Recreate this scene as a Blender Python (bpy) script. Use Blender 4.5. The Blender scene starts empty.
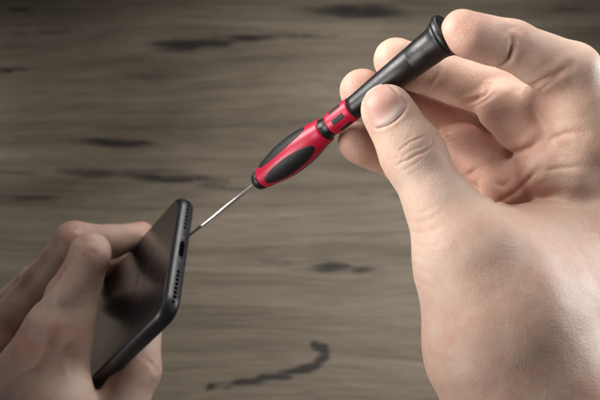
import bpy, bmesh, math, random
import numpy as np
from mathutils import Matrix, Vector

scene = bpy.context.scene
COL = scene.collection
random.seed(7)
RNG = np.random.default_rng(7)

# ------------------------------------------------------------------ camera
F = 790.0                    # focal length in 600-px-wide picture pixels
PITCH = math.radians(30)
DT = 620.0                   # mm from the lens to the table along the axis
CAMH = DT * math.cos(PITCH)
RX = np.array(Matrix.Rotation(PITCH, 3, 'X'))
ORI = np.array([0, 0, CAMH])


def to_world(P):             # P in mm: x right, y DOWN, z away from the lens -> metres in the world
    P = np.asarray(P, float)
    Q = P * np.array([1, -1, -1.0])
    return (Q @ RX.T + ORI) * 0.001


def at(u, v, d):
    return np.array([(u - 300) * d / F, (v - 200) * d / F, d], float)


cd = bpy.data.cameras.new('camera')
cam = bpy.data.objects.new('camera', cd)
COL.objects.link(cam)
cam.location = (0, 0, CAMH * 0.001)
cam.rotation_euler = (PITCH, 0, 0)
cd.sensor_width = 36
cd.lens = 36 * F / 600
cd.clip_start = 0.01
cd.clip_end = 50
cd.dof.use_dof = True
cd.dof.focus_distance = 0.268
cd.dof.aperture_fstop = 16
scene.camera = cam

# ------------------------------------------------------------------ node helpers


class NT:
    def __init__(s, name):
        s.m = bpy.data.materials.new(name)
        s.m.use_nodes = True
        s.t = s.m.node_tree
        s.t.nodes.clear()
        s.out = s.t.nodes.new('ShaderNodeOutputMaterial')

    def n(s, typ, inp=None, **kw):
        o = s.t.nodes.new(typ)
        for k, v in kw.items():
            setattr(o, k, v)
        for k, v in (inp or {}).items():
            if isinstance(v, bpy.types.NodeSocket):
                s.t.links.new(v, o.inputs[k])
            else:
                o.inputs[k].default_value = v
        return o

    def math(s, op, a, b=0.0, c=0.0, clamp=False):
        o = s.n('ShaderNodeMath', {0: a, 1: b, 2: c}, operation=op, use_clamp=clamp)
        return o.outputs[0]

    def mix(s, f, a, b, blend='MIX'):
        o = s.n('ShaderNodeMix', data_type='RGBA', blend_type=blend)
        for k, v in ((0, f), (6, a), (7, b)):
            if isinstance(v, bpy.types.NodeSocket):
                s.t.links.new(v, o.inputs[k])
            else:
                o.inputs[k].default_value = v if k == 0 else (*v, 1)[:4]
        return o.outputs[2]

    def ramp(s, f, stops, interp='LINEAR'):
        o = s.n('ShaderNodeValToRGB', {0: f})
        o.color_ramp.interpolation = interp
        e = o.color_ramp.elements
        while len(e) < len(stops):
            e.new(0.5)
        for i, (p, c) in enumerate(stops):
            e[i].position = p
            e[i].color = (c, c, c, 1) if not isinstance(c, tuple) else (*c, 1)
        return o.outputs[0]

    def noise(s, vec, scale, detail=2.0, rough=0.5, dist=0.0):
        return s.n('ShaderNodeTexNoise', {'Vector': vec, 'Scale': scale, 'Detail': detail, 'Roughness': rough,
                                          'Distortion': dist}).outputs[0]

    def mapping(s, vec, scale=(1, 1, 1), loc=(0, 0, 0), rot=(0, 0, 0)):
        return s.n('ShaderNodeMapping', {'Vector': vec, 'Scale': scale, 'Location': loc, 'Rotation': rot}).outputs[0]

    def bump(s, h, strength=0.3, dist=0.001, normal=None):
        i = {'Height': h, 'Strength': strength, 'Distance': dist}
        if normal is not None:
            i['Normal'] = normal
        return s.n('ShaderNodeBump', i).outputs[0]

    def bsdf(s, **kw):
        o = s.n('ShaderNodeBsdfPrincipled')
        for k, v in kw.items():
            k = k.replace('_', ' ')
            if isinstance(v, bpy.types.NodeSocket):
                s.t.links.new(v, o.inputs[k])
            else:
                if isinstance(v, tuple) and len(v) == 3 and k in ('Base Color', 'Specular Tint', 'Coat Tint', 'Sheen Tint'):
                    v = (*v, 1)
                o.inputs[k].default_value = v
        s.t.links.new(o.outputs[0], s.out.inputs[0])
        return o

    def obj(s):
        return s.n('ShaderNodeTexCoord').outputs['Object']


def mat_plastic(name, col, rough, bump=0.0, scale=2500, spec=0.5, var=0.15):
    t = NT(name)
    c = t.obj()
    nz = t.noise(c, scale, 3)
    n2 = t.noise(c, 180, 4, 0.6)
    dark = tuple(x * (1 - var) for x in col)
    lite = tuple(min(1, x * (1 + var)) for x in col)
    base = t.mix(t.ramp(n2, [(0.3, 0.0), (0.7, 1.0)]), dark, lite)
    r = t.math('ADD', t.math('MULTIPLY', n2, 0.18), rough - 0.09)
    kw = dict(Base_Color=base, Roughness=r, Specular_IOR_Level=spec)
    if bump:
        kw['Normal'] = t.bump(nz, bump, 0.0002)
    t.bsdf(**kw)
    return t.m


M_BLACK = mat_plastic('black_plastic', (0.008, 0.0078, 0.008), 0.36, 0.35, 3200)
M_RUBBER = mat_plastic('black_rubber', (0.008, 0.008, 0.0085), 0.55, 0.5, 2600)
M_RED = mat_plastic('crimson_plastic', (0.50, 0.008, 0.045), 0.38, 0.15, 2500, var=0.05)
M_HOLE = mat_plastic('hole_black', (0.001, 0.001, 0.001), 0.9, spec=0.05)  # near-black colour stands in for the shade inside the phone's openings
M_PHONE = mat_plastic('matte_black_metal', (0.014, 0.014, 0.018), 0.40, 0.08, 4000, spec=0.7)
M_SCREW = mat_plastic('dark_steel', (0.10, 0.10, 0.11), 0.35)

t = NT('polished_steel')
c = t.mapping(t.obj(), (4000, 4000, 60))
t.bsdf(Base_Color=(0.93, 0.92, 0.90), Metallic=1.0,
       Roughness=0.36)
M_STEEL = t.m
t = NT('blackened_steel')
t.bsdf(Base_Color=(0.035, 0.033, 0.032), Metallic=0.6, Roughness=0.42)
M_TIP = t.m

t = NT('glossy_black_back')
c = t.obj()
sm = t.noise(c, 60, 5, 0.6)
t.bsdf(Base_Color=(0.012, 0.012, 0.015), Roughness=t.math('ADD', t.math('MULTIPLY', sm, 0.12), 0.16),
       IOR=2.0)
M_GLASS = t.m
t = NT('engraved_grey')
t.bsdf(Base_Color=(0.055, 0.055, 0.06), Roughness=0.5)
M_ENGR = t.m


def skin_material(name, base, deep, pale):
    t = NT(name)
    c = t.obj()
    a = t.n('ShaderNodeAttribute', attribute_name='tone')
    sep = t.n('ShaderNodeSeparateColor', {0: a.outputs['Color']})
    red, pal, fine = sep.outputs[0], sep.outputs[1], sep.outputs[2]
    blot = t.noise(c, 110, 5, 0.62)
    mott = t.noise(c, 420, 3, 0.6)
    col = t.mix(t.ramp(blot, [(0.32, 0.0), (0.70, 0.5)]), base, deep)
    col = t.mix(t.math('MULTIPLY', t.ramp(mott, [(0.45, 0.0), (0.7, 1.0)]), 0.22), col, pale)
    col = t.mix(t.math('MULTIPLY', red, 0.85), col, deep)
    col = t.mix(t.math('MULTIPLY', pal, 0.7), col, pale)
    # fine cross-hatched furrows, pores
    vor = t.n('ShaderNodeTexVoronoi', {'Vector': t.n('ShaderNodeVectorMath', {0: c, 1: t.n('ShaderNodeTexNoise', {
        'Vector': c, 'Scale': 500.0}).outputs[1]}, operation='MULTIPLY_ADD').outputs[0] if False else c, 'Scale': 950.0},
        feature='DISTANCE_TO_EDGE').outputs[0]
    vr = t.ramp(vor, [(0.0, 0.0), (0.18, 1.0)])
    wr1 = t.noise(t.mapping(c, (400, 1900, 1200), rot=(0.3, 0.2, 0.5)), 1, 3, 0.6, 0.1)
    wr2 = t.noise(t.mapping(c, (2000, 500, 900), rot=(0.2, 0.5, 0.9)), 1, 3, 0.6, 0.1)
    h = t.math('ADD', t.math('MULTIPLY', vr, 0.35), t.math('MULTIPLY', t.math('ADD', wr1, wr2), 0.5))
    n1 = t.bump(h, 0.48, 0.0002)
    big = t.noise(c, 160, 4, 0.6)
    n2 = t.bump(big, 0.18, 0.001, n1)
    col = t.mix(t.math('MULTIPLY', t.ramp(vor, [(0.0, 1.0), (0.12, 0.0)]), 0.16), col, deep)
    rough = t.math('ADD', t.math('MULTIPLY', mott, 0.2), 0.38)
    t.bsdf(Base_Color=col, Roughness=rough, Specular_IOR_Level=0.38, Normal=n2,
           Subsurface_Weight=0.42, Subsurface_Radius=(1.0, 0.34, 0.18), Subsurface_Scale=0.0016)
    return t.m


M_SKIN = skin_material('skin', (0.575, 0.415, 0.320), (0.53, 0.265, 0.20), (0.69, 0.555, 0.455))
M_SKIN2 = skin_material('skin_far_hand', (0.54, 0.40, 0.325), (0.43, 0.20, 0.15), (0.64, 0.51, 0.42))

t = NT('fingernail')
c = t.obj()
a = t.n('ShaderNodeAttribute', attribute_name='tone')
sep = t.n('ShaderNodeSeparateColor', {0: a.outputs['Color']})
col = t.mix(sep.outputs[1], (0.55, 0.315, 0.26), (0.74, 0.60, 0.53))
rid = t.noise(c, 700, 2, 0.5)
t.bsdf(Base_Color=col, Roughness=0.47, Specular_IOR_Level=0.40, Normal=t.bump(rid, 0.12, 0.0004),
       Subsurface_Weight=0.4, Subsurface_Radius=(1.0, 0.4, 0.3), Subsurface_Scale=0.001)
M_NAIL = t.m

# ------------------------------------------------------------------ object helpers


def link(name, verts, faces, mat, parent=None, smooth=True):
    me = bpy.data.meshes.new(name)
    me.from_pydata([tuple(v) for v in verts], [], [tuple(f) for f in faces])
    if smooth:
        me.polygons.foreach_set('use_smooth', [True] * len(me.polygons))
    me.update()
    o = bpy.data.objects.new(name, me)
    COL.objects.link(o)
    me.materials.append(mat)
    if parent is not None:
        o.parent = parent
    return o


def link_np(name, V, Q, mat, parent=None, tone=None):
    me = bpy.data.meshes.new(name)
    me.vertices.add(len(V))
    me.vertices.foreach_set('co', V.astype(np.float32).ravel())
    me.loops.add(Q.size)
    me.loops.foreach_set('vertex_index', Q.astype(np.int32).ravel())
    me.polygons.add(len(Q))
    me.polygons.foreach_set('loop_start', np.arange(0, Q.size, 4, dtype=np.int32))
    me.polygons.foreach_set('loop_total', np.full(len(Q), 4, np.int32))
    me.polygons.foreach_set('use_smooth', np.ones(len(Q), bool))
    me.update(calc_edges=True)
    me.validate()
    if tone is not None:
        at_ = me.attributes.new('tone', 'FLOAT_COLOR', 'POINT')
        cc = np.ones((len(V), 4), np.float32)
        cc[:, :3] = tone
        at_.data.foreach_set('color', cc.ravel())
    o = bpy.data.objects.new(name, me)
    COL.objects.link(o)
    me.materials.append(mat)
    if parent is not None:
        o.parent = parent
    return o


def thing(name, label, cat, M, group=None):
    o = bpy.data.objects.new(name, None)
    o.empty_display_size = 0.01
    COL.objects.link(o)
    o.matrix_world = M
    o['label'] = label
    o['category'] = cat
    if group:
        o['group'] = group
    return o


def frame(origin_mm, ex, ey, ez):
    """world matrix (metres) of a local frame given in camera millimetres (y down, z away)."""
    o = to_world(origin_mm)
    M = Matrix.Identity(4)
    for i, e in enumerate((ex, ey, ez)):
        w = to_world(np.asarray(origin_mm) + np.asarray(e)) - o
        w = w / np.linalg.norm(w)
        for k in range(3):
            M[k][i] = w[k]
    M.translation = Vector(o)
    return M

# ------------------------------------------------------------------ implicit surfaces (for the hands)


def seg(P, a, b, ra, rb):
    a = np.asarray(a, P.dtype)
    d = np.asarray(b, P.dtype) - a
    t_ = np.clip(((P - a) @ d) / (d @ d), 0, 1)
    q = P - a - t_[:, None] * d
    return np.sqrt((q * q).sum(1)) - (ra + (rb - ra) * (t_ * t_ * (3 - 2 * t_)))


def ell(P, c, A, r):
    q = (P - c) @ A.T / r
    k = np.sqrt((q * q).sum(1)) + 1e-9
    k2 = np.sqrt(((q / r) ** 2).sum(1)) + 1e-9
    return k * (k - 1) / k2


def smin(a, b, k):
    h = np.clip(k - np.abs(a - b), 0, None) / k
    return np.minimum(a, b) - h * h * k * 0.25


def chain(P, pts, k=2.5):
    d = None
    for (a, ra), (b, rb) in zip(pts[:-1], pts[1:]):
        s = seg(P, a, b, ra, rb)
        d = s if d is None else smin(d, s, k)
    return d


def mesh_sdf(f0, lo, hi, h):
    bc, bh = (np.array(lo) + np.array(hi)) / 2, (np.array(hi) - np.array(lo)) / 2 - 1.5

    def f(P):                # the arm is cut off cleanly a hand's breadth outside the picture
        q = np.abs(P - bc.astype(P.dtype)) - bh.astype(P.dtype)
        return np.maximum(f0(P), q.max(1))

    B = 8
    lo = np.array(lo, float)
    nb = np.ceil((np.array(hi) - lo) / (h * B)).astype(int)
    n = nb * B
    ii = np.stack(np.meshgrid(*[np.arange(k) for k in nb], indexing='ij'), -1).reshape(-1, 3)
    cen = lo + (ii * B + (B - 1) / 2) * h
    fc = f(cen)
    vol = np.repeat(np.repeat(np.repeat(fc.reshape(nb).astype(np.float32), B, 0), B, 1), B, 2)
    act = ii[np.abs(fc) < B * h * 1.35]
    loc = np.stack(np.meshgrid(*[np.arange(B)] * 3, indexing='ij'), -1).reshape(-1, 3)
    for s in range(0, len(act), 600):
        idx = (act[s:s + 600, None, :] * B + loc[None]).reshape(-1, 3)
        vol[idx[:, 0], idx[:, 1], idx[:, 2]] = f((lo + idx * h).astype(np.float32))
    ins = vol < 0
    cnt = np.zeros(np.array(vol.shape) - 1, np.uint8)
    offs = [(i, j, k) for i in (0, 1) for j in (0, 1) for k in (0, 1)]
    sl = lambda o: tuple(slice(x, x + m - 1) for x, m in zip(o, vol.shape))
    for o in offs:
        cnt += ins[sl(o)]
    cells = np.argwhere((cnt > 0) & (cnt < 8))
    g = np.stack([vol[cells[:, 0] + o[0], cells[:, 1] + o[1], cells[:, 2] + o[2]] for o in offs], 1)
    acc = np.zeros((len(cells), 3))
    num = np.zeros(len(cells))
    for i, o in enumerate(offs):
        for j, q in enumerate(offs):
            if sum(q) - sum(o) == 1 and all(b >= a for a, b in zip(o, q)):
                m = (g[:, i] < 0) != (g[:, j] < 0)
                tt = g[:, i] / np.where(m, g[:, i] - g[:, j], 1)
                acc += np.where(m[:, None], np.array(o) + tt[:, None] * (np.array(q) - np.array(o)), 0)
                num += m
    V = lo + (cells + acc / num[:, None]) * h
    index = np.full(cnt.shape, -1, np.int32)
    index[cells[:, 0], cells[:, 1], cells[:, 2]] = np.arange(len(cells))
    quads = []
    for ax in range(3):
        a, b = [x for x in range(3) if x != ax]
        s0 = [slice(None)] * 3
        s1 = [slice(None)] * 3
        s0[ax] = slice(0, -1)
        s1[ax] = slice(1, None)
        e = np.argwhere(ins[tuple(s0)] != ins[tuple(s1)])
        ok = (e[:, a] > 0) & (e[:, b] > 0) & (e[:, a] < cnt.shape[a]) & (e[:, b] < cnt.shape[b]) & (e[:, ax] < cnt.shape[ax])
        e = e[ok]
        flip = ins[e[:, 0], e[:, 1], e[:, 2]]
        c4 = []
        for da, db in ((-1, -1), (0, -1), (0, 0), (-1, 0)):
            c_ = e.copy()
            c_[:, a] += da
            c_[:, b] += db
            c4.append(index[c_[:, 0], c_[:, 1], c_[:, 2]])
        q = np.stack(c4, 1)
        if ax == 1:
            flip = ~flip
        q[~flip] = q[~flip][:, ::-1]
        quads.append(q)
    Q = np.concatenate(quads)
    Q = Q[(Q >= 0).all(1)]
    # snap to the surface
    for _ in range(2):
        d = f(V)
        G = grad(f, V)
        V = V - G * np.clip(d, -h, h)[:, None]
    return V, Q, grad(f, V)


def grad(f, V, e=0.15):
    G = np.stack([f(V + np.eye(3)[i] * e) - f(V - np.eye(3)[i] * e) for i in range(3)], 1)
    return G / (np.linalg.norm(G, axis=1, keepdims=True) + 1e-9)


def hit(f, uv, d0=150.0, d1=460.0):
    uv = np.atleast_2d(np.asarray(uv, float))
    r = np.stack([(uv[:, 0] - 300) / F, (uv[:, 1] - 200) / F, np.ones(len(uv))], 1)
    r /= np.linalg.norm(r, axis=1, keepdims=True)
    tt = np.full(len(uv), d0)
    for _ in range(160):
        tt = np.minimum(tt + 0.7 * f(r * tt[:, None]), d1)
    return r * tt[:, None]


def polydist(V, poly):
    best = np.full(len(V), 1e9)
    for a, b in zip(poly[:-1], poly[1:]):
        d = b - a
        t_ = np.clip(((V - a) @ d) / (d @ d + 1e-9), 0, 1)
        q = V - a - t_[:, None] * d
        best = np.minimum(best, (q * q).sum(1))
    return np.sqrt(best)


def dense(uvs, step=3.0):
    out = []
    for a, b in zip(uvs[:-1], uvs[1:]):
        a, b = np.array(a, float), np.array(b, float)
        k = max(1, int(np.linalg.norm(b - a) / step))
        out += [a + (b - a) * i / k for i in range(k)]
    out.append(np.array(uvs[-1], float))
    return np.array(out)


def creases(f, V, N, specs):
    """fold lines pressed into the skin: (picture polyline, depth mm, width mm, puff mm)."""
    off = np.zeros(len(V))
    red = np.zeros(len(V))
    for uvs, dep, w, puff in specs:
        P = hit(f, dense(uvs))
        P = P[P[:, 2] < 440]
        if len(P) < 2:
            continue
        jump = np.linalg.norm(np.diff(P, axis=0), axis=1)
        ok = np.concatenate([[True], jump < 9])
        P = P[ok]
        lo, hi = P.min(0) - 8 * w - 3, P.max(0) + 8 * w + 3
        m = ((V > lo) & (V < hi)).all(1)
        if not m.any() or len(P) < 2:
            continue
        d = polydist(V[m], P)
        # taper towards the ends
        e = np.minimum(np.linalg.norm(V[m] - P[0], axis=1), np.linalg.norm(V[m] - P[-1], axis=1))
        tp = np.clip(e / (4 * w + 1.0), 0.15, 1)
        off[m] += tp * (-dep * np.exp(-(d / w) ** 2) + puff * np.exp(-((d - 2.6 * w) / (1.7 * w)) ** 2))
        red[m] = np.maximum(red[m], tp * min(1, max(dep, 0) * 1.3) * np.exp(-(d / (1.5 * w)) ** 2))
    return off, red


def fuzz(V, scale, seed):
    """cheap smooth 3-D value noise."""
    r = np.random.default_rng(seed)
    T = r.random((24, 24, 24))
    p = V / scale
    i = np.floor(p).astype(int)
    q = p - i
    q = q * q * (3 - 2 * q)
    out = 0
    for a in (0, 1):
        for b in (0, 1):
            for c_ in (0, 1):
                w = (q[:, 0] if a else 1 - q[:, 0]) * (q[:, 1] if b else 1 - q[:, 1]) * (q[:, 2] if c_ else 1 - q[:, 2])
                out = out + w * T[(i[:, 0] + a) % 24, (i[:, 1] + b) % 24, (i[:, 2] + c_) % 24]
    return out - 0.5


def blob(V, c, r):
    return np.exp(-(((V - c) ** 2).sum(1)) / (r * r))

# ------------------------------------------------------------------ right hand
RT = dict(
    thumb=[(at(387, 110, 254), 8.3), (at(413, 155, 252.5), 9.7), (at(441, 207, 249), 10.3), (at(470, 262, 245), 15.5)],
    index=[(at(462, 31, 245.5), 6.6), (at(512, 45, 249), 7.6), (at(571, 72, 254), 9.2), (at(606, 168, 266), 12.5)],
    middle=[(at(396, 60, 276), 7.8), (at(441, 76, 279), 7.7), (at(492, 90, 281), 8.7), (at(566, 152, 272), 12)],
    ring=[(at(362, 91, 282.5), 7.9), (at(405, 110, 291), 8.5), (at(452, 127, 295), 9.2), (at(522, 176, 284), 12)],
    little=[(at(357, 141, 286.5), 7.0), (at(395, 157, 296), 7.6), (at(435, 181, 300), 8.2), (at(502, 212, 290), 11)],
)
WR = at(618, 440, 262)
FORE = at(760, 800, 215)


def f_right(P):
    tb = chain(P, RT['thumb'], 4)
    a, b = RT['thumb'][0][0], RT['thumb'][1][0]
    ax = (b - a) / np.linalg.norm(b - a)
    # fleshy pad of the thumb
    tb = smin(tb, seg(P, a + ax * 3 + np.array([0.5, 0, 2.0]), a + ax * 12 + np.array([.8, 0, 2.5]), 6.8, 7.0), 4)
    palm = seg(P, at(606, 168, 266), WR, 13, 22)
    palm = smin(palm, seg(P, at(566, 158, 272), WR, 12, 22), 9)
    palm = smin(palm, seg(P, at(522, 182, 284), WR + [0, 0, 8], 12, 21), 9)
    palm = smin(palm, seg(P, at(504, 216, 290), WR + [-4, 0, 14], 12, 22), 9)
    thenar = seg(P, at(470, 262, 245), at(507, 345, 243), 15.5, 23)
    thenar = smin(thenar, seg(P, at(507, 345, 243), at(560, 440, 243), 23, 28.5), 12)
    thenar = smin(thenar, seg(P, at(476, 246, 249), at(594, 232, 266), 11, 13), 12)
    thenar = smin(thenar, seg(P, at(512, 300, 245), at(604, 300, 262), 19, 21), 14)
    fore = seg(P, at(566, 440, 244), FORE, 29, 36)
    body = smin(palm, thenar, 7)
    body = smin(body, fore, 16)
    body = smin(body, tb, 9)
    for nm in ('index', 'middle', 'ring', 'little'):
        pts = RT[nm]
        d = chain(P, pts, 2.2)
        # finger pads between the joints, on the palm side (towards the lower left, nearer the lens)
        for i, (r, s) in enumerate(((0.86, 0.35), (0.9, 0.5))):
            p, q = pts[i][0], pts[i + 1][0]
            m = p + (q - p) * s
            side = np.array([-0.35, 0.75, -0.5])
            axd = (q - p) / np.linalg.norm(q - p)
            side = side - axd * (side @ axd)
            side /= np.linalg.norm(side)
            rr = pts[i][1] * r
            d = smin(d, seg(P, m - axd * 3.2 + side * 1.6, m + axd * 3.2 + side * 1.6, rr, rr), 3)
        # knuckle bump on the back
        k = 0.9 + 5.0 * np.exp(-((P - pts[3][0]) ** 2).sum(1) / 20.0 ** 2)
        body = smin(body, d, k)
    # fleshy lobes of the fingers' first segments and the mounds of the palm
    for a_, b_, r_, k_ in PADS:
        body = smin(body, seg(P, a_, b_, r_, r_), k_)
    return body


PADS = [(at(472, 39, 244), at(493, 46, 245.5), 5.9, 1.8),
        (at(503, 108, 273), at(534, 137, 267), 8.7, 3.4), (at(537, 94, 263), at(541, 97, 263), 4.2, 4.0),
        (at(462, 146, 284), at(488, 163, 279), 8.8, 2.2),
        (at(577, 108, 258), at(586, 140, 259), 11.5, 3.0),
        (at(548, 170, 264), at(570, 176, 262), 11.0, 3.5),
        (at(505, 188, 272), at(514, 186, 271), 8.6, 2.5)]
CR = [
    # index finger
    ([(503, 66), (509, 60), (512, 50), (513, 41)], 1.0, 0.75, 0.30),
    ([(505, 30), (512, 27), (520, 29)], 0.3, 0.9, 0.15),
    ([(532, 86), (545, 80), (558, 74), (570, 66)], 1.1, 0.9, 0.4),
    ([(536, 92), (548, 84), (560, 79)], 0.5, 0.6, 0.1),
    # middle finger
    ([(466, 103), (476, 100), (485, 95), (492, 86)], 0.8, 0.7, 0.3),
    ([(472, 108), (484, 102), (493, 95)], 0.5, 0.5, 0.15),
    ([(428, 88), (434, 80), (439, 70)], 0.5, 0.7, 0.2),
    ([(508, 154), (520, 151), (532, 146), (541, 139)], 0.9, 0.9, 0.3),
    ([(530, 88), (536, 96), (544, 100)], 0.5, 1.2, 0.3),
    # ring finger
    ([(441, 137), (452, 134), (463, 129)], 0.5, 0.6, 0.2),
    ([(445, 141), (456, 137), (466, 133)], 0.35, 0.5, 0.1),
    ([(466, 177), (474, 171), (482, 167)], 0.7, 0.8, 0.3),
    # palm
    ([(492, 202), (504, 199), (516, 192), (530, 178), (540, 168)], 0.52, 0.75, 0.20),
    ([(488, 176), (496, 184), (504, 186), (512, 176)], 0.39, 0.83, 0.15),
    ([(519, 186), (522, 172), (524, 160)], 0.39, 0.75, 0.15),
    ([(545, 150), (553, 138), (566, 133), (585, 132)], 0.33, 0.90, 0.15),
    ([(492, 203), (510, 206), (535, 202), (560, 194)], 0.45, 1.05, 0.15),
    ([(540, 172), (560, 168), (585, 166)], 0.26, 0.75, 0.10),
    # thumb knuckle
    ([(395, 167), (402, 162), (408, 160), (416, 155), (424, 152), (431, 147), (433, 140), (431, 134)], 0.33, 0.37, 0.03),
    ([(397, 154), (402, 148), (410, 142), (417, 139), (424, 136), (427, 139)], 0.25, 0.33, 0.02),
    ([(401, 158), (408, 152), (415, 149), (421, 147), (426, 143)], 0.15, 0.28, 0.01),
    ([(392, 160), (397, 157), (402, 158)], 0.18, 0.31, 0.01),
    ([(400, 172), (408, 168), (416, 163), (424, 158)], 0.12, 0.31, 0.01),
    ([(402, 143), (409, 137), (416, 134)], 0.10, 0.28, 0.01),
    ([(404, 178), (413, 173), (422, 167)], 0.09, 0.31, 0.01),
    # thumb base, wrist wrinkles
    ([(411, 222), (420, 222), (430, 219), (440, 214)], 0.11, 0.54, 0.06),
    ([(411, 232), (421, 233), (432, 230), (444, 226)], 0.11, 0.54, 0.06),
    ([(410, 243), (421, 246), (433, 246), (446, 243)], 0.12, 0.54, 0.06),
    ([(410, 252), (420, 258), (432, 261), (447, 262)], 0.12, 0.54, 0.06),
    ([(410, 262), (420, 270), (431, 275), (446, 278)], 0.12, 0.63, 0.06),
    ([(411, 274), (421, 283), (434, 289)], 0.10, 0.63, 0.06),
    ([(412, 213), (424, 212), (434, 208)], 0.09, 0.54, 0.05),
    ([(428, 336), (440, 342), (456, 345)], 0.11, 0.81, 0.06),
    ([(434, 358), (446, 362), (462, 362)], 0.10, 0.81, 0.06),
]
# nail: cuticle line to free edge, in the thumb's own surface
NC, NA, NWD = np.array([392.5, 118.5]), np.array([-0.59, -0.80]), np.array([0.80, -0.60])


def nail_uv(s, w):           # s 0..1 cuticle -> edge, w -1..1 across
    wid = 19.8 * (1 - 0.10 * s)
    ln = 34.0
    base = 5.0 * (1 - w * w) * -1.0 + 4.0           # rounded cuticle
    tipr = 5.5 * (1 - w * w)
    return NC + NA * ((ln * s) + base * (1 - s) + tipr * s - 2.0) + NWD * wid * w


loop = [nail_uv(0.8, -1)] + [nail_uv(s, -1) for s in (0.6, 0.4, 0.2, 0.05)] + [nail_uv(0, w) for w in np.linspace(-0.9, 0.9, 9)] + \
       [nail_uv(s, 1) for s in (0.05, 0.2, 0.4, 0.6)] + [nail_uv(0.8, 1)]
CR.append(([tuple(p) for p in loop], 0.34, 0.42, 0.12))


def build_hand(name, f, lo, hi, h, cr, mat, label, tips, knucks, base_mm, seed, group, fine=0.0):
    V, Q, N = mesh_sdf(f, lo, hi, h)
    off, red = creases(f, V, N, cr)
    off += 0.35 * fuzz(V, 7.0, seed) + 0.10 * fuzz(V, 3.0, seed + 1)
    V2 = V + N * off[:, None]
    tr = red * 0.9
    for c_, r in tips:
        tr = np.maximum(tr, 0.85 * blob(V, c_, r))
    pale = np.zeros(len(V))
    for c_, r in knucks:
        pale = np.maximum(pale, 0.6 * blob(V, c_, r))
    tr = np.clip(tr + 0.35 * fuzz(V, 11.0, seed + 2) + 0.3 * fuzz(V, 4.0, seed + 5), 0, 1)
    pale = np.clip(pale + 0.5 * fuzz(V, 8.0, seed + 3), 0, 1)
    tone = np.stack([tr, pale, np.zeros(len(V))], 1)
    W = to_world(V2)
    org = to_world(base_mm)
    o = link_np(name, W - org, Q, mat, tone=tone)
    o.location = org
    o['label'] = label
    o['category'] = 'hand'
    o['group'] = group
    return o


HG = 'hands at work on the phone'
allp = np.array([p for k in RT for p, r in RT[k]])
rt_tips = [(RT[k][0][0], 9) for k in ('index', 'middle', 'ring', 'little')] + \
          [(RT['ring'][1][0], 12), (RT['ring'][2][0] + [0, 6, -5], 10), (RT['middle'][1][0], 8), (at(500, 195, 262), 14),
           (at(470, 150, 280), 20), (at(430, 120, 288), 16), (at(520, 130, 260), 10)]
rt_pale = [(at(420, 190, 240), 14), (at(535, 92, 250), 6), (at(575, 45, 250), 10), (at(425, 260, 240), 16)]
hand_r = build_hand('hand', f_right, (6, -72, 175), (140, 110, 318), 0.42, CR, M_SKIN,
                    'large sharp right hand pinching the red and black screwdriver, thumbnail towards the viewer',
                    rt_tips, rt_pale, at(600, 440, 240), 3, HG)


def build_nail():
    ns, nw = 26, 30
    uv = np.array([nail_uv(s, w) for s in np.linspace(0, 1, ns) for w in np.linspace(-0.97, 0.97, nw)])
    P = hit(f_right, uv)
    N = grad(f_right, P)
    S = np.repeat(np.linspace(0, 1, ns), nw)
    Wd = np.tile(np.linspace(-1, 1, nw), ns)
    rise = 0.34 * np.clip((1 - np.abs(Wd)) * 9, 0, 1) * np.clip(S * 9, 0, 1) - 0.12 - 0.10 * np.clip((S - 0.75) * 4, 0, 1)
    V = P + N * rise[:, None]
    lo = P - N * 0.7
    n = ns * nw
    Vall = np.concatenate([V, lo])
    Q = []
    for i in range(ns - 1):
        for j in range(nw - 1):
            a = i * nw + j
            Q.append((a, a + 1, a + nw + 1, a + nw))
            Q.append((n + a, n + a + nw, n + a + nw + 1, n + a + 1))
    for i in range(ns - 1):
        for j, fl in ((0, 0), (nw - 1, 1)):
            a = i * nw + j
            q = (a, a + nw, n + a + nw, n + a)
            Q.append(q if not fl else q[::-1])
    for j in range(nw - 1):
        for i, fl in ((0, 1), (ns - 1, 0)):
            a = i * nw + j
            q = (a, a + 1, n + a + 1, n + a)
            Q.append(q if fl else q[::-1])
    lun = np.exp(-((S - 0.12) / 0.13) ** 2) * np.clip(1 - Wd ** 2, 0, 1) + np.clip((S - 0.93) * 14, 0, 1)
    tone = np.zeros((len(Vall), 3))
    tone[:n, 1] = np.clip(lun, 0, 1)
    org = to_world(at(600, 440, 240))
    o = link_np('fingernail', to_world(Vall) - org, np.array(Q), M_NAIL, parent=hand_r, tone=tone)
    bm = bmesh.new()
    bm.from_mesh(o.data)
    bmesh.ops.recalc_face_normals(bm, faces=bm.faces)
    bm.to_mesh(o.data)
    bm.free()


build_nail()

# ------------------------------------------------------------------ screwdriver
TIP = at(184.5, 239, 327.0)
CAP = at(447, 35, 250.0)
AX = (CAP - TIP) / np.linalg.norm(CAP - TIP)
view = (TIP + CAP) / 2
view /= np.linalg.norm(view)
EX = -(view - AX * (view @ AX))
EX /= np.linalg.norm(EX)                 # local x faces the lens
EY = np.cross(AX, EX)
drv = thing('screwdriver', 'slim precision screwdriver with crimson and black handle, its blade touching the phone port',
            'screwdriver', frame(TIP, EX, EY, AX))


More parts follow.
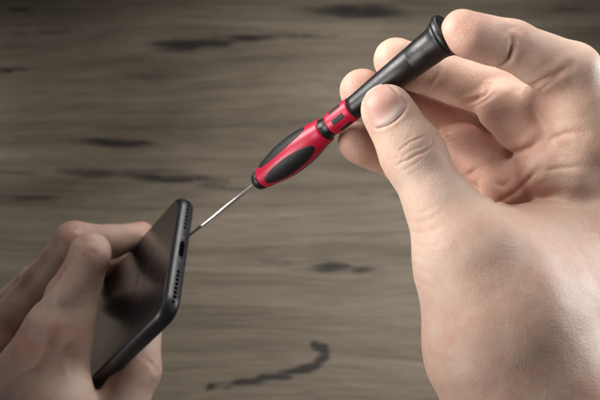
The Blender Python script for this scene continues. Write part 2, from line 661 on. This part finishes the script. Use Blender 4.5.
def lathe(name, prof, mat, parent, seg_=72, cap0=True, cap1=True, mod=None):
    """prof: (s mm along the axis, radius mm)."""
    V, Q = [], []
    for s, r in prof:
        for i in range(seg_):
            a = 2 * math.pi * i / seg_
            rr = r if mod is None else r * mod(s, a)
            V.append((rr * math.cos(a) * .001, rr * math.sin(a) * .001, s * .001))
    for k in range(len(prof) - 1):
        for i in range(seg_):
            j = (i + 1) % seg_
            Q.append((k * seg_ + i, k * seg_ + j, (k + 1) * seg_ + j, (k + 1) * seg_ + i))
    if cap0:
        Q.append(tuple(range(seg_ - 1, -1, -1)))
    if cap1:
        Q.append(tuple((len(prof) - 1) * seg_ + i for i in range(seg_)))
    return link(name, V, Q, mat, parent)


def interp(tab, s):
    return float(np.interp(s, [a for a, b in tab], [b for a, b in tab]))


def smooth_tab(tab, n=60):
    xs = np.linspace(tab[0][0], tab[-1][0], n)
    # Catmull-like smoothing by repeated averaging
    x0 = np.array([a for a, b in tab])
    y0 = np.array([b for a, b in tab])
    fine = np.linspace(tab[0][0], tab[-1][0], 400)
    y = np.interp(fine, x0, y0)
    for _ in range(220):
        y[1:-1] = (y[:-2] + 2 * y[1:-1] + y[2:]) / 4
    return [(float(s), float(np.interp(s, fine, y))) for s in xs]


sh = lathe('blade_shaft', [(11.5, 0.55), (12.2, 0.72), (13.0, 0.75), (47.5, 0.75)], M_STEEL, drv, 32)
tp = lathe('blade_tip', [(0.3, 0.22), (0.6, 0.30), (2.5, 0.46), (8, 0.50), (11.0, 0.55), (12.0, 0.60)], M_TIP, sh, 24)
GRIP = smooth_tab([(50.2, 4.2), (53, 4.75), (57, 5.5), (62, 6.15), (67, 6.4), (72, 6.3), (77, 5.75), (81, 5.0), (83, 4.85), (83.8, 4.7)])
lathe('front_collar', [(46.6, 1.0), (46.6, 3.0), (47.0, 3.35), (48.5, 3.75), (50.4, 4.17)], M_BLACK, drv)
grip = lathe('grip', [(50.0, 3.6)] + GRIP + [(84.0, 4.4), (84.0, 3.0)], M_RED, drv, 128)


def grip_pad(ang):
    """raised oval rubber inlay following the grip."""
    s0, s1, half = 52.8, 79.0, 0.57
    nu, nr = 64, 9
    V, Q = [], []
    prof = [(1.0, -0.25), (1.0, 0.02), (0.975, 0.10), (0.94, 0.15), (0.86, 0.19), (0.65, 0.22), (0.4, 0.24), (0.2, 0.24), (0.03, 0.24)]
    for rad, h_ in prof:
        for i in range(nu):
            a = 2 * math.pi * i / nu
            ca, sa = math.cos(a), math.sin(a)
            pw = 0.86
            x = math.copysign(abs(ca) ** pw, ca) * rad
            y = math.copysign(abs(sa) ** pw, sa) * rad
            s = (s0 + s1) / 2 + (s1 - s0) / 2 * x
            egg = 1 - 0.10 * x
            th = ang + half * y * egg
            r = interp(GRIP, s) + h_
            V.append((r * math.cos(th) * .001, r * math.sin(th) * .001, s * .001))
    for k in range(nr - 1):
        for i in range(nu):
            j = (i + 1) % nu
            Q.append((k * nu + i, k * nu + j, (k + 1) * nu + j, (k + 1) * nu + i))
    Q.append(tuple((nr - 1) * nu + i for i in range(nu)))
    o = link('grip_pad', V, Q, M_RUBBER, grip)
    bm = bmesh.new()
    bm.from_mesh(o.data)
    bmesh.ops.recalc_face_normals(bm, faces=bm.faces)
    bm.to_mesh(o.data)
    bm.free()
    return o


PAD0 = 0.42
for k in range(4):
    grip_pad(PAD0 + k * math.pi / 2)

lathe('neck_ring', [(83.7, 3.2), (83.9, 4.2), (84.4, 4.1), (85.2, 3.78), (86.2, 3.72), (87.0, 3.85), (87.4, 3.9), (87.5, 3.0)], M_BLACK, drv)
band = lathe('band', [(87.4, 3.0), (87.4, 3.95), (87.8, 4.15), (88.4, 4.18), (97.2, 4.22), (97.7, 4.16), (97.9, 3.95), (97.9, 3.0)], M_RED, drv, 96)


def slot(ang):
    V, Q = [], []
    ns, na = 10, 10
    for lv, (hh, inset) in enumerate(((-0.3, 0), (0.06, 0), (0.10, 0.06), (0.10, 1.0))):
        pass
    s0, s1, ha = 89.6, 96.0, 0.27
    for i in range(ns + 1):
        for j in range(na + 1):
            s = s0 + (s1 - s0) * i / ns
            th = ang - ha + 2 * ha * j / na
            e = min(i, ns - i, j, na - j)
            r = 4.20 + (0.07 if e > 0 else -0.3)
            if e == 0:
                s += 0.0
            V.append((r * math.cos(th) * .001, r * math.sin(th) * .001, s * .001))
    for i in range(ns):
        for j in range(na):
            a = i * (na + 1) + j
            Q.append((a, a + na + 1, a + na + 2, a + 1))
    o = link('band_inlay', V, Q, M_RUBBER, band, smooth=False)
    bm = bmesh.new()
    bm.from_mesh(o.data)
    bmesh.ops.recalc_face_normals(bm, faces=bm.faces)
    bm.to_mesh(o.data)
    bm.free()


for k in range(6):
    slot(-0.06 + k * 2 * math.pi / 6)

HTAB = [(97.9, 3.98), (100, 4.0), (110.8, 4.5), (118, 4.82), (125.6, 5.12), (125.8, 5.05), (126.1, 5.05), (126.3, 5.17),
        (132, 5.4), (134.8, 5.5), (136.2, 5.8), (137.2, 6.25), (137.9, 6.5), (138.2, 6.35), (138.4, 6.25)]
lathe('rear_handle', [(97.9, 3.0), (97.9, 3.9)] + HTAB + [(138.4, 3.0)], M_BLACK, drv, 96)
lathe('swivel_cap', [(138.4, 3.0), (138.4, 6.3), (138.6, 7.0), (139.0, 7.3), (140.1, 7.35), (140.6, 7.1), (140.8, 6.6), (140.7, 6.0),
                     (140.6, 4.0), (140.6, 1.0)], M_BLACK, drv, 96)

# ------------------------------------------------------------------ phone
RPH = np.array([[-0.00550486, -0.59614601, 0.80285717],
                [0.70532063, 0.56682153, 0.42571841],
                [-0.70886706, 0.56861524, 0.41735381]])
TPH = np.array([-52.3386852, 18.88751063, 328.39003552])


def ph(x, y, z):
    return RPH @ np.array([x, y, z], float) + TPH


PW, PL, PT, PR = 67.1, 138.3, 7.3, 8.5
phone = thing('phone', 'black smartphone held edge-on in the left hand, charging port facing the screwdriver blade', 'phone',
              frame(ph(0, 0, PT / 2), RPH[:, 0], RPH[:, 1], RPH[:, 2]))
# local frame in mm: x across, y away from the port edge, z from the glossy back to the display


def rrect(w, l, r, n=10):
    pts = []
    for cx, cy, a0 in ((w / 2 - r, l - r, 0), (-w / 2 + r, l - r, 90), (-w / 2 + r, r, 180), (w / 2 - r, r, 270)):
        for i in range(n + 1):
            a = math.radians(a0 + 90 * i / n)
            pts.append((cx + r * math.cos(a), cy + r * math.sin(a)))
    return pts


def phone_body():
    V, Q = [], []
    rings = []
    nz = 14
    for i in range(nz + 1):                      # rounded edge profile
        a = math.pi * i / nz
        z = -math.cos(a) * PT / 2
        inset = 2.4 * (1 - (math.sin(a)) ** 0.75)
        rings.append((z, inset))
    for z, ins in rings:
        for x, y in rrect(PW - 2 * ins, PL - 2 * ins, PR - ins):
            V.append((x * .001, (y + ins) * .001, z * .001))
    n = len(V) // len(rings)
    for k in range(len(rings) - 1):
        for i in range(n):
            j = (i + 1) % n
            Q.append((k * n + i, k * n + j, (k + 1) * n + j, (k + 1) * n + i))
    Q.append(tuple(range(n - 1, -1, -1)))
    Q.append(tuple((len(rings) - 1) * n + i for i in range(n)))
    return link('body', V, Q, M_PHONE, phone)


body = phone_body()


def plate(name, w, l, r, y0, z0, z1, mat, parent):
    V, Q = [], []
    o_ = rrect(w, l, r, 12)
    i_ = rrect(w - 0.8, l - 0.8, r - 0.4, 12)
    n = len(o_)
    for ring, z, dy in ((o_, z0, 0), (o_, (z0 + z1 * 3) / 4, 0), (i_, z1, 0.4)):
        V += [(x * .001, (y + y0 + dy) * .001, z * .001) for x, y in ring]
    for k in range(2):
        for i in range(n):
            j = (i + 1) % n
            Q.append((k * n + i, k * n + j, (k + 1) * n + j, (k + 1) * n + i))
    Q.append(tuple(2 * n + i for i in range(n)))
    o = link(name, V, Q, mat, parent, smooth=False)
    bm = bmesh.new()
    bm.from_mesh(o.data)
    bmesh.ops.recalc_face_normals(bm, faces=bm.faces)
    bm.to_mesh(o.data)
    bm.free()
    return o


back = plate('back_panel', PW - 4.4, PL - 4.4, 6.5, 2.2, -PT / 2 + 0.2, -PT / 2 - 0.14, M_GLASS, phone)
plate('display', PW - 4.6, PL - 4.6, 6.5, 2.3, PT / 2 - 0.2, PT / 2 + 0.16, M_GLASS, phone)


def end_disc(name, items, mat, parent, depth=0.35):
    """round discs set on the port edge, the openings only coloured dark; items (x, z, rx, rz)."""
    V, Q = [], []
    for x, z, rx, rz, pw in items:
        b = len(V)
        n = 24
        ov = max(0.0, abs(x) - (PW / 2 - PR))
        y0 = PR - math.sqrt(PR * PR - ov * ov)
        for (s_, yy) in ((1.0, y0 + 0.5), (1.0, y0 - 0.05), (0.9, y0 - 0.05), (0.86, y0 - 0.02)):
            for i in range(n):
                a = 2 * math.pi * i / n
                ca, sa = math.cos(a), math.sin(a)
                V.append(((x + rx * s_ * math.copysign(abs(ca) ** pw, ca)) * .001, yy * .001,
                          (z + rz * s_ * math.copysign(abs(sa) ** pw, sa)) * .001))
        for k in range(3):
            for i in range(n):
                j = (i + 1) % n
                Q.append((b + k * n + i, b + k * n + j, b + (k + 1) * n + j, b + (k + 1) * n + i))
        Q.append(tuple(b + 3 * n + i for i in range(n)))
    o = link(name, V, Q, mat, parent, smooth=False)
    bm = bmesh.new()
    bm.from_mesh(o.data)
    bmesh.ops.recalc_face_normals(bm, faces=bm.faces)
    bm.to_mesh(o.data)
    bm.free()
    return o


for sgn in (-1, 1):
    end_disc('speaker_grille', [(sgn * (12.3 + 15.0 * i / 7), 0, 0.70, 0.70, 1.0) for i in range(8)], M_HOLE, phone)
    end_disc('pentalobe_screw', [(sgn * 6.6, 0, 0.75, 0.75, 1.0)], M_SCREW, phone)
end_disc('charging_port', [(0, 0, 4.3, 1.15, 0.55)], M_HOLE, phone)


def engraving(txt, size, y):
    cu = bpy.data.curves.new('lettering', 'FONT')
    cu.body = txt
    cu.size = size * .001
    cu.align_x = 'CENTER'
    cu.extrude = 0.00001
    o = bpy.data.objects.new('lettering', cu)
    COL.objects.link(o)
    dg = bpy.context.evaluated_depsgraph_get()
    me = bpy.data.meshes.new_from_object(o.evaluated_get(dg))
    bpy.data.objects.remove(o)
    o = bpy.data.objects.new('lettering', me)
    COL.objects.link(o)
    me.materials.clear()
    me.materials.append(M_ENGR)
    o.parent = back
    # reads upright with the port edge down, seen from the glossy back
    o.matrix_local = Matrix(((-1, 0, 0, 0), (0, 1, 0, y * .001), (0, 0, -1, (-PT / 2 - 0.145) * .001), (0, 0, 0, 1)))
    return o


engraving('iPhone', 5.0, 31.5)
engraving('Designed by Apple in California   Assembled in China', 1.5, 24.0)
engraving('Model A1778   FCC ID: BCG-E3085A   IC: 579C-E3085A', 1.2, 21.6)

# ------------------------------------------------------------------ left hand
LH = dict(
    middle=[(ph(-38.5, 43, 1.5), 6.4), (at(110, 242, 369), 7.6), (at(74, 240, 356), 8.2), (at(45, 280, 361), 8.8), (at(2, 335, 366), 11)],
    index=[(ph(-22, 80, -11), 6.0), (at(87, 284, 360), 6.8), (at(91, 253, 338), 8.0), (at(68, 298, 338), 9.0), (at(45, 350, 340), 11.5)],
    ring=[(ph(-40, 64, 2), 6.6), (at(80, 276, 392), 7.6), (at(36, 284, 378), 8.8), (at(-40, 350, 384), 11)],
    thumb=[(ph(8, 46, 14.0), 7.0), (at(137, 372, 344), 9.9), (at(112, 426, 336), 12.0), (at(25, 470, 332), 18)],
)
WL = at(-110, 560, 345)


def f_left(P):
    body = seg(P, at(44, 352, 340), WL, 13, 24)
    body = smin(body, seg(P, at(2, 340, 366), WL + [0, 0, 8], 12, 24), 8)
    body = smin(body, seg(P, at(-40, 355, 384), WL + [0, 0, 16], 11, 24), 8)
    body = smin(body, seg(P, at(25, 460, 332), WL, 17, 25), 12)
    body = smin(body, seg(P, at(92, 260, 341), at(67, 338, 338), 6.8, 9.8), 4)
    # web between index and thumb
    body = smin(body, seg(P, at(57, 330, 338), at(64, 402, 332), 12, 11), 8)
    body = smin(body, seg(P, at(40, 380, 340), at(70, 430, 330), 14, 15), 8)
    body = smin(body, seg(P, WL, at(-330, 900, 330), 26, 36), 14)
    for nm in ('middle', 'index', 'ring', 'thumb'):
        pts = LH[nm]
        d = chain(P, pts, 2.5)
        k = 1.0 + 5.0 * np.exp(-((P - pts[-1][0]) ** 2).sum(1) / 20.0 ** 2)
        if nm == 'thumb':
            k = k + 6 * np.exp(-((P - pts[2][0]) ** 2).sum(1) / 18.0 ** 2)
        body = smin(body, d, k)
    return body


CL = [
    ([(66, 232), (74, 228), (84, 232)], 0.5, 1.2, 0.2),
    ([(70, 240), (78, 238), (86, 243)], 0.4, 1.2, 0.2),
    ([(84, 246), (92, 242), (100, 248)], 0.5, 1.2, 0.2),
    ([(82, 256), (92, 252), (102, 258)], 0.4, 1.2, 0.2),
    ([(150, 352), (156, 358), (161, 366)], 0.5, 0.9, 0.3),
    ([(143, 356), (150, 362), (157, 370)], 0.4, 0.9, 0.3),
    ([(64, 282), (56, 315), (46, 350), (30, 385)], -0.9, 3.0, 0.0),
    ([(34, 300), (20, 325), (2, 352)], -0.8, 2.6, 0.0),
    ([(70, 330), (62, 352), (66, 378), (54, 398)], -0.45, 1.5, 0.0),
    ([(46, 350), (36, 366), (12, 380)], -0.45, 1.5, 0.0),
    ([(72, 256), (60, 272), (48, 290), (38, 308)], 2.2, 2.6, 0.3),
    ([(40, 262), (24, 284), (8, 304)], 1.0, 2.2, 0.2),
    ([(20, 330), (34, 350), (44, 372)], 1.4, 4.0, 0.8),
    ([(54, 318), (50, 345), (60, 372)], 0.9, 4.0, 0.8),
    ([(8, 370), (22, 385), (30, 400)], 0.9, 4.0, 0.6),
]
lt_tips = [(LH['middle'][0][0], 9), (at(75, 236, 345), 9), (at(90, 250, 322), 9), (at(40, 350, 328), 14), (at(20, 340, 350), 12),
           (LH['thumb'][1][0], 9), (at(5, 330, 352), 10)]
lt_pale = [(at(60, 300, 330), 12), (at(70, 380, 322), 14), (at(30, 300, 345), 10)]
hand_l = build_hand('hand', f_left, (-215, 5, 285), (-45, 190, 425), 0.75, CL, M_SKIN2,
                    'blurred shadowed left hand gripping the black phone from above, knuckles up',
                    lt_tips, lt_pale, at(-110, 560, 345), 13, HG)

# ------------------------------------------------------------------ wooden table
# knots and streaks of the board in table millimetres


def table_pt(u, v):
    r = np.array([(u - 300) / F, -(v - 200) / F, -1.0])
    w = RX @ r
    t_ = -CAMH / w[2]
    return (ORI + w * t_)[:2]


KN = []                      # (x, y, half length, half height, tilt, strength)
for (u, v, hl, hh, sl, st) in [(195, 44, 40, 8, -0.05, 1.0), (265, 37, 70, 5, -0.03, 0.6), (352, 11, 50, 9, 0.02, 0.95),
                               (120, 143, 38, 5, 0.05, 0.95), (90, 173, 32, 6, 0.05, 0.8), (165, 177, 50, 7.5, 0.08, 1.0),
                               (225, 188, 30, 3, 0.05, 0.6), (20, 172, 40, 3, 0.02, 0.5), (330, 267, 20, 8, 0.0, 0.95),
                               (362, 269, 16, 6, 0.0, 0.6), (155, 76, 30, 9, 0.0, 0.45), (60, 32, 30, 4, 0, 0.45), (20, 10, 14, 4, 0, 0.6),
                               (10, 70, 26, 4, 0.05, 0.6), (430, 352, 18, 4, 0.1, 0.5), (390, 195, 30, 4, 0.05, 0.5),
                               (560, 8, 40, 5, 0, 0.4), (30, 198, 40, 4, 0, 0.5), (275, 262, 30, 5, 0.05, 0.3), (310, 318, 60, 3, 0.03, 0.25)]:
    x, y = table_pt(u, v)
    x2, _ = table_pt(u + hl, v)
    _, y2 = table_pt(u, v + hh)
    KN.append((x, y, 1.12 * abs(x2 - x), 0.8 * abs(y2 - y), -sl, st))


def build_table():
    nx, ny = 420, 340
    xs = np.linspace(-900, 900, nx)
    # finer in the middle
    xs = np.sign(xs) * (np.abs(xs) / 900) ** 1.5 * 900
    ys = np.linspace(-700, 900, ny)
    ys = 300 + np.sign(ys - 300) * (np.abs(ys - 300) / 1000) ** 1.5 * 1000
    X, Y = np.meshgrid(xs, ys)
    X, Y = X.ravel(), Y.ravel()
    gy = Y.copy()
    P3 = np.stack([X / 260, Y / 90, np.zeros_like(X)], 1) + 40
    gy += 22 * fuzz(P3, 1.0, 51) + 5 * fuzz(P3 * [2, 2, 1], 1.0, 52)
    kn = np.zeros(len(X))
    for x, y, a, b, sl, st in KN:
        dx = X - x
        dy = Y - y - sl * dx
        wob = 0.55 * b * fuzz(np.stack([X / 14 + 100, Y / 9 + 100, dx * 0 + st * 5], 1), 1.0, 60)
        q = (dx / a) ** 2 + ((dy + wob) / b) ** 2
        kn = np.maximum(kn, st * np.exp(-q * 1.3))
        # grain flows round the knot
        w = np.exp(-(dx / (a * 1.8)) ** 2)
        s = np.abs(dy) + 1e-3
        gy += np.sign(dy) * w * b * -1.1 * np.exp(-s / (b * 5)) * st
    hook = np.array([table_pt(*p) for p in ((208, 386), (250, 382), (288, 374), (314, 366), (326, 356), (324, 348), (314, 345))])
    P2 = np.stack([X, Y, 0 * X], 1)
    H2 = np.concatenate([hook, np.zeros((len(hook), 1))], 1)
    hd = polydist(P2, H2) + 1.6 * fuzz(np.stack([X / 7 + 100, Y / 4 + 100, 0 * X], 1), 1.0, 77)
    wd = np.interp(X, [hook[0, 0], hook[2, 0], hook[4, 0]], [1.5, 2.7, 3.0])
    kn = np.maximum(kn, 1.0 * np.exp(-(hd / wd) ** 2))
    verts = np.stack([X, Y, 0 * X], 1) * .001
    idx = np.arange(nx * ny).reshape(ny, nx)
    Q = np.stack([idx[:-1, :-1], idx[:-1, 1:], idx[1:, 1:], idx[1:, :-1]], -1).reshape(-1, 4)
    tone = np.stack([gy * .001 + 2.0, kn, 0 * X], 1)
    return verts, Q, tone


t = NT('weathered_wood')
c = t.obj()
a = t.n('ShaderNodeAttribute', attribute_name='tone')
sep = t.n('ShaderNodeSeparateColor', {0: a.outputs['Color']})
gy, kn = sep.outputs[0], sep.outputs[1]
sx = t.n('ShaderNodeSeparateXYZ', {0: c})
vec = t.n('ShaderNodeCombineXYZ', {0: sx.outputs[0], 1: gy, 2: 0.0}).outputs[0]
g1 = t.noise(t.mapping(vec, (2.0, 48, 1)), 1, 6, 0.66, 0.35)
g2 = t.noise(t.mapping(vec, (9, 330, 1)), 1, 5, 0.7, 0.2)
g3 = t.noise(t.mapping(vec, (5, 10, 1)), 1, 4, 0.55, 0.6)
g4 = t.noise(t.mapping(vec, (30, 900, 1)), 1, 3, 0.6)
g6 = t.noise(t.mapping(vec, (14, 120, 1), (5, 2, 0)), 1, 4, 0.65, 0.5)
mixv = t.math('ADD', t.math('MULTIPLY', g1, 0.34), t.math('ADD', t.math('MULTIPLY', g2, 0.30), t.math('MULTIPLY', g3, 0.34)))
rings = t.n('ShaderNodeTexWave', {'Vector': t.mapping(vec, (1.0, 20, 1)), 'Scale': 1.0, 'Distortion': 7.0, 'Detail': 5.0, 'Detail Scale': 1.6, 'Detail Roughness': 0.65}, wave_type='BANDS', bands_direction='Y').outputs[1]
mixv = t.math('ADD', mixv, t.math('MULTIPLY', t.math('SUBTRACT', rings, 0.5), 0.014))
col = t.ramp(mixv, [(0.39, (0.092, 0.071, 0.051)), (0.49, (0.175, 0.141, 0.104)), (0.57, (0.242, 0.199, 0.151)), (0.68, (0.345, 0.294, 0.230))])
col = t.mix(t.math('MULTIPLY', t.ramp(g4, [(0.50, 0.0), (0.68, 1.0)]), 0.6), col, (0.075, 0.058, 0.043))
col = t.mix(t.math('MULTIPLY', t.ramp(g6, [(0.58, 0.0), (0.75, 1.0)]), 0.55), col, (0.070, 0.055, 0.041))
g5 = t.noise(t.mapping(vec, (14, 240, 1), (3, 7, 0)), 1, 6, 0.68, 0.6)
knr = t.ramp(t.math('MULTIPLY', kn, t.math('MULTIPLY', t.ramp(g5, [(0.34, 0.08), (0.60, 1.0)]), 1.5)), [(0.12, 0.0), (0.58, 1.0)])
col = t.mix(t.math('MULTIPLY', knr, 0.93), col, (0.014, 0.011, 0.009))
t.bsdf(Base_Color=col, Roughness=0.62, Specular_IOR_Level=0.3, Normal=t.bump(t.math('ADD', g2, g4), 0.3, 0.0008))
V, Q, tone = build_table()
tab = link_np('tabletop', V, Q, t.m, tone=tone)
tab['kind'] = 'structure'
tab['label'] = 'weathered grey brown wooden tabletop with dark knots'

# ------------------------------------------------------------------ light


def area(name, pos_mm, target_mm, size, power, color=(1, 1, 1), spread=180, size_y=None):
    l = bpy.data.lights.new(name, 'AREA')
    l.energy = power
    l.color = color
    l.shape = 'RECTANGLE' if size_y else 'SQUARE'
    l.size = size * .001
    if size_y:
        l.size_y = size_y * .001
    l.spread = math.radians(spread)
    o = bpy.data.objects.new(name, l)
    COL.objects.link(o)
    p, q = Vector(to_world(pos_mm)), Vector(to_world(target_mm))
    o.location = p
    o.rotation_euler = (q - p).to_track_quat('-Z', 'Y').to_euler()
    return o


area('softbox_key', (-215, -195, 224), (110, -80, 258), 150, 0.28, (1.0, 0.975, 0.95), 56)
area('softbox_rim', (330, -60, 275), (110, 40, 255), 180, 0.44, (0.93, 0.97, 1.0), 110)
area('softbox_top', (130, -430, 330), (60, 60, 560), 260, 0.88, (1.0, 0.975, 0.93), 90)
area('added_low_fill', (-230, 90, 170), (75, -25, 280), 160, 0.085, (1.0, 0.95, 0.92), 46)  # added fill from lower left, brightens the little finger and inner grip
area('added_reflection_lamp', (-490, -160, 420), (-450, -20, 640), 200, 0.52, (1.0, 0.96, 0.92), 66)  # added lamp out of view, lights the table mirrored in the phone back
area('softbox_fill', (40, -290, 80), (95, -95, 255), 150, 0.06, (1.0, 0.97, 0.94), 40)

w = bpy.data.worlds.new('World')
scene.world = w
w.use_nodes = True
bg = w.node_tree.nodes['Background']
bg.inputs[0].default_value = (0.85, 0.86, 0.9, 1)
bg.inputs[1].default_value = 0.06

scene.view_settings.view_transform = 'Standard'
scene.view_settings.look = 'None'
scene.view_settings.exposure = 0
scene.view_settings.gamma = 1
scene.cycles.use_denoising = True
scene.cycles.max_bounces = 8
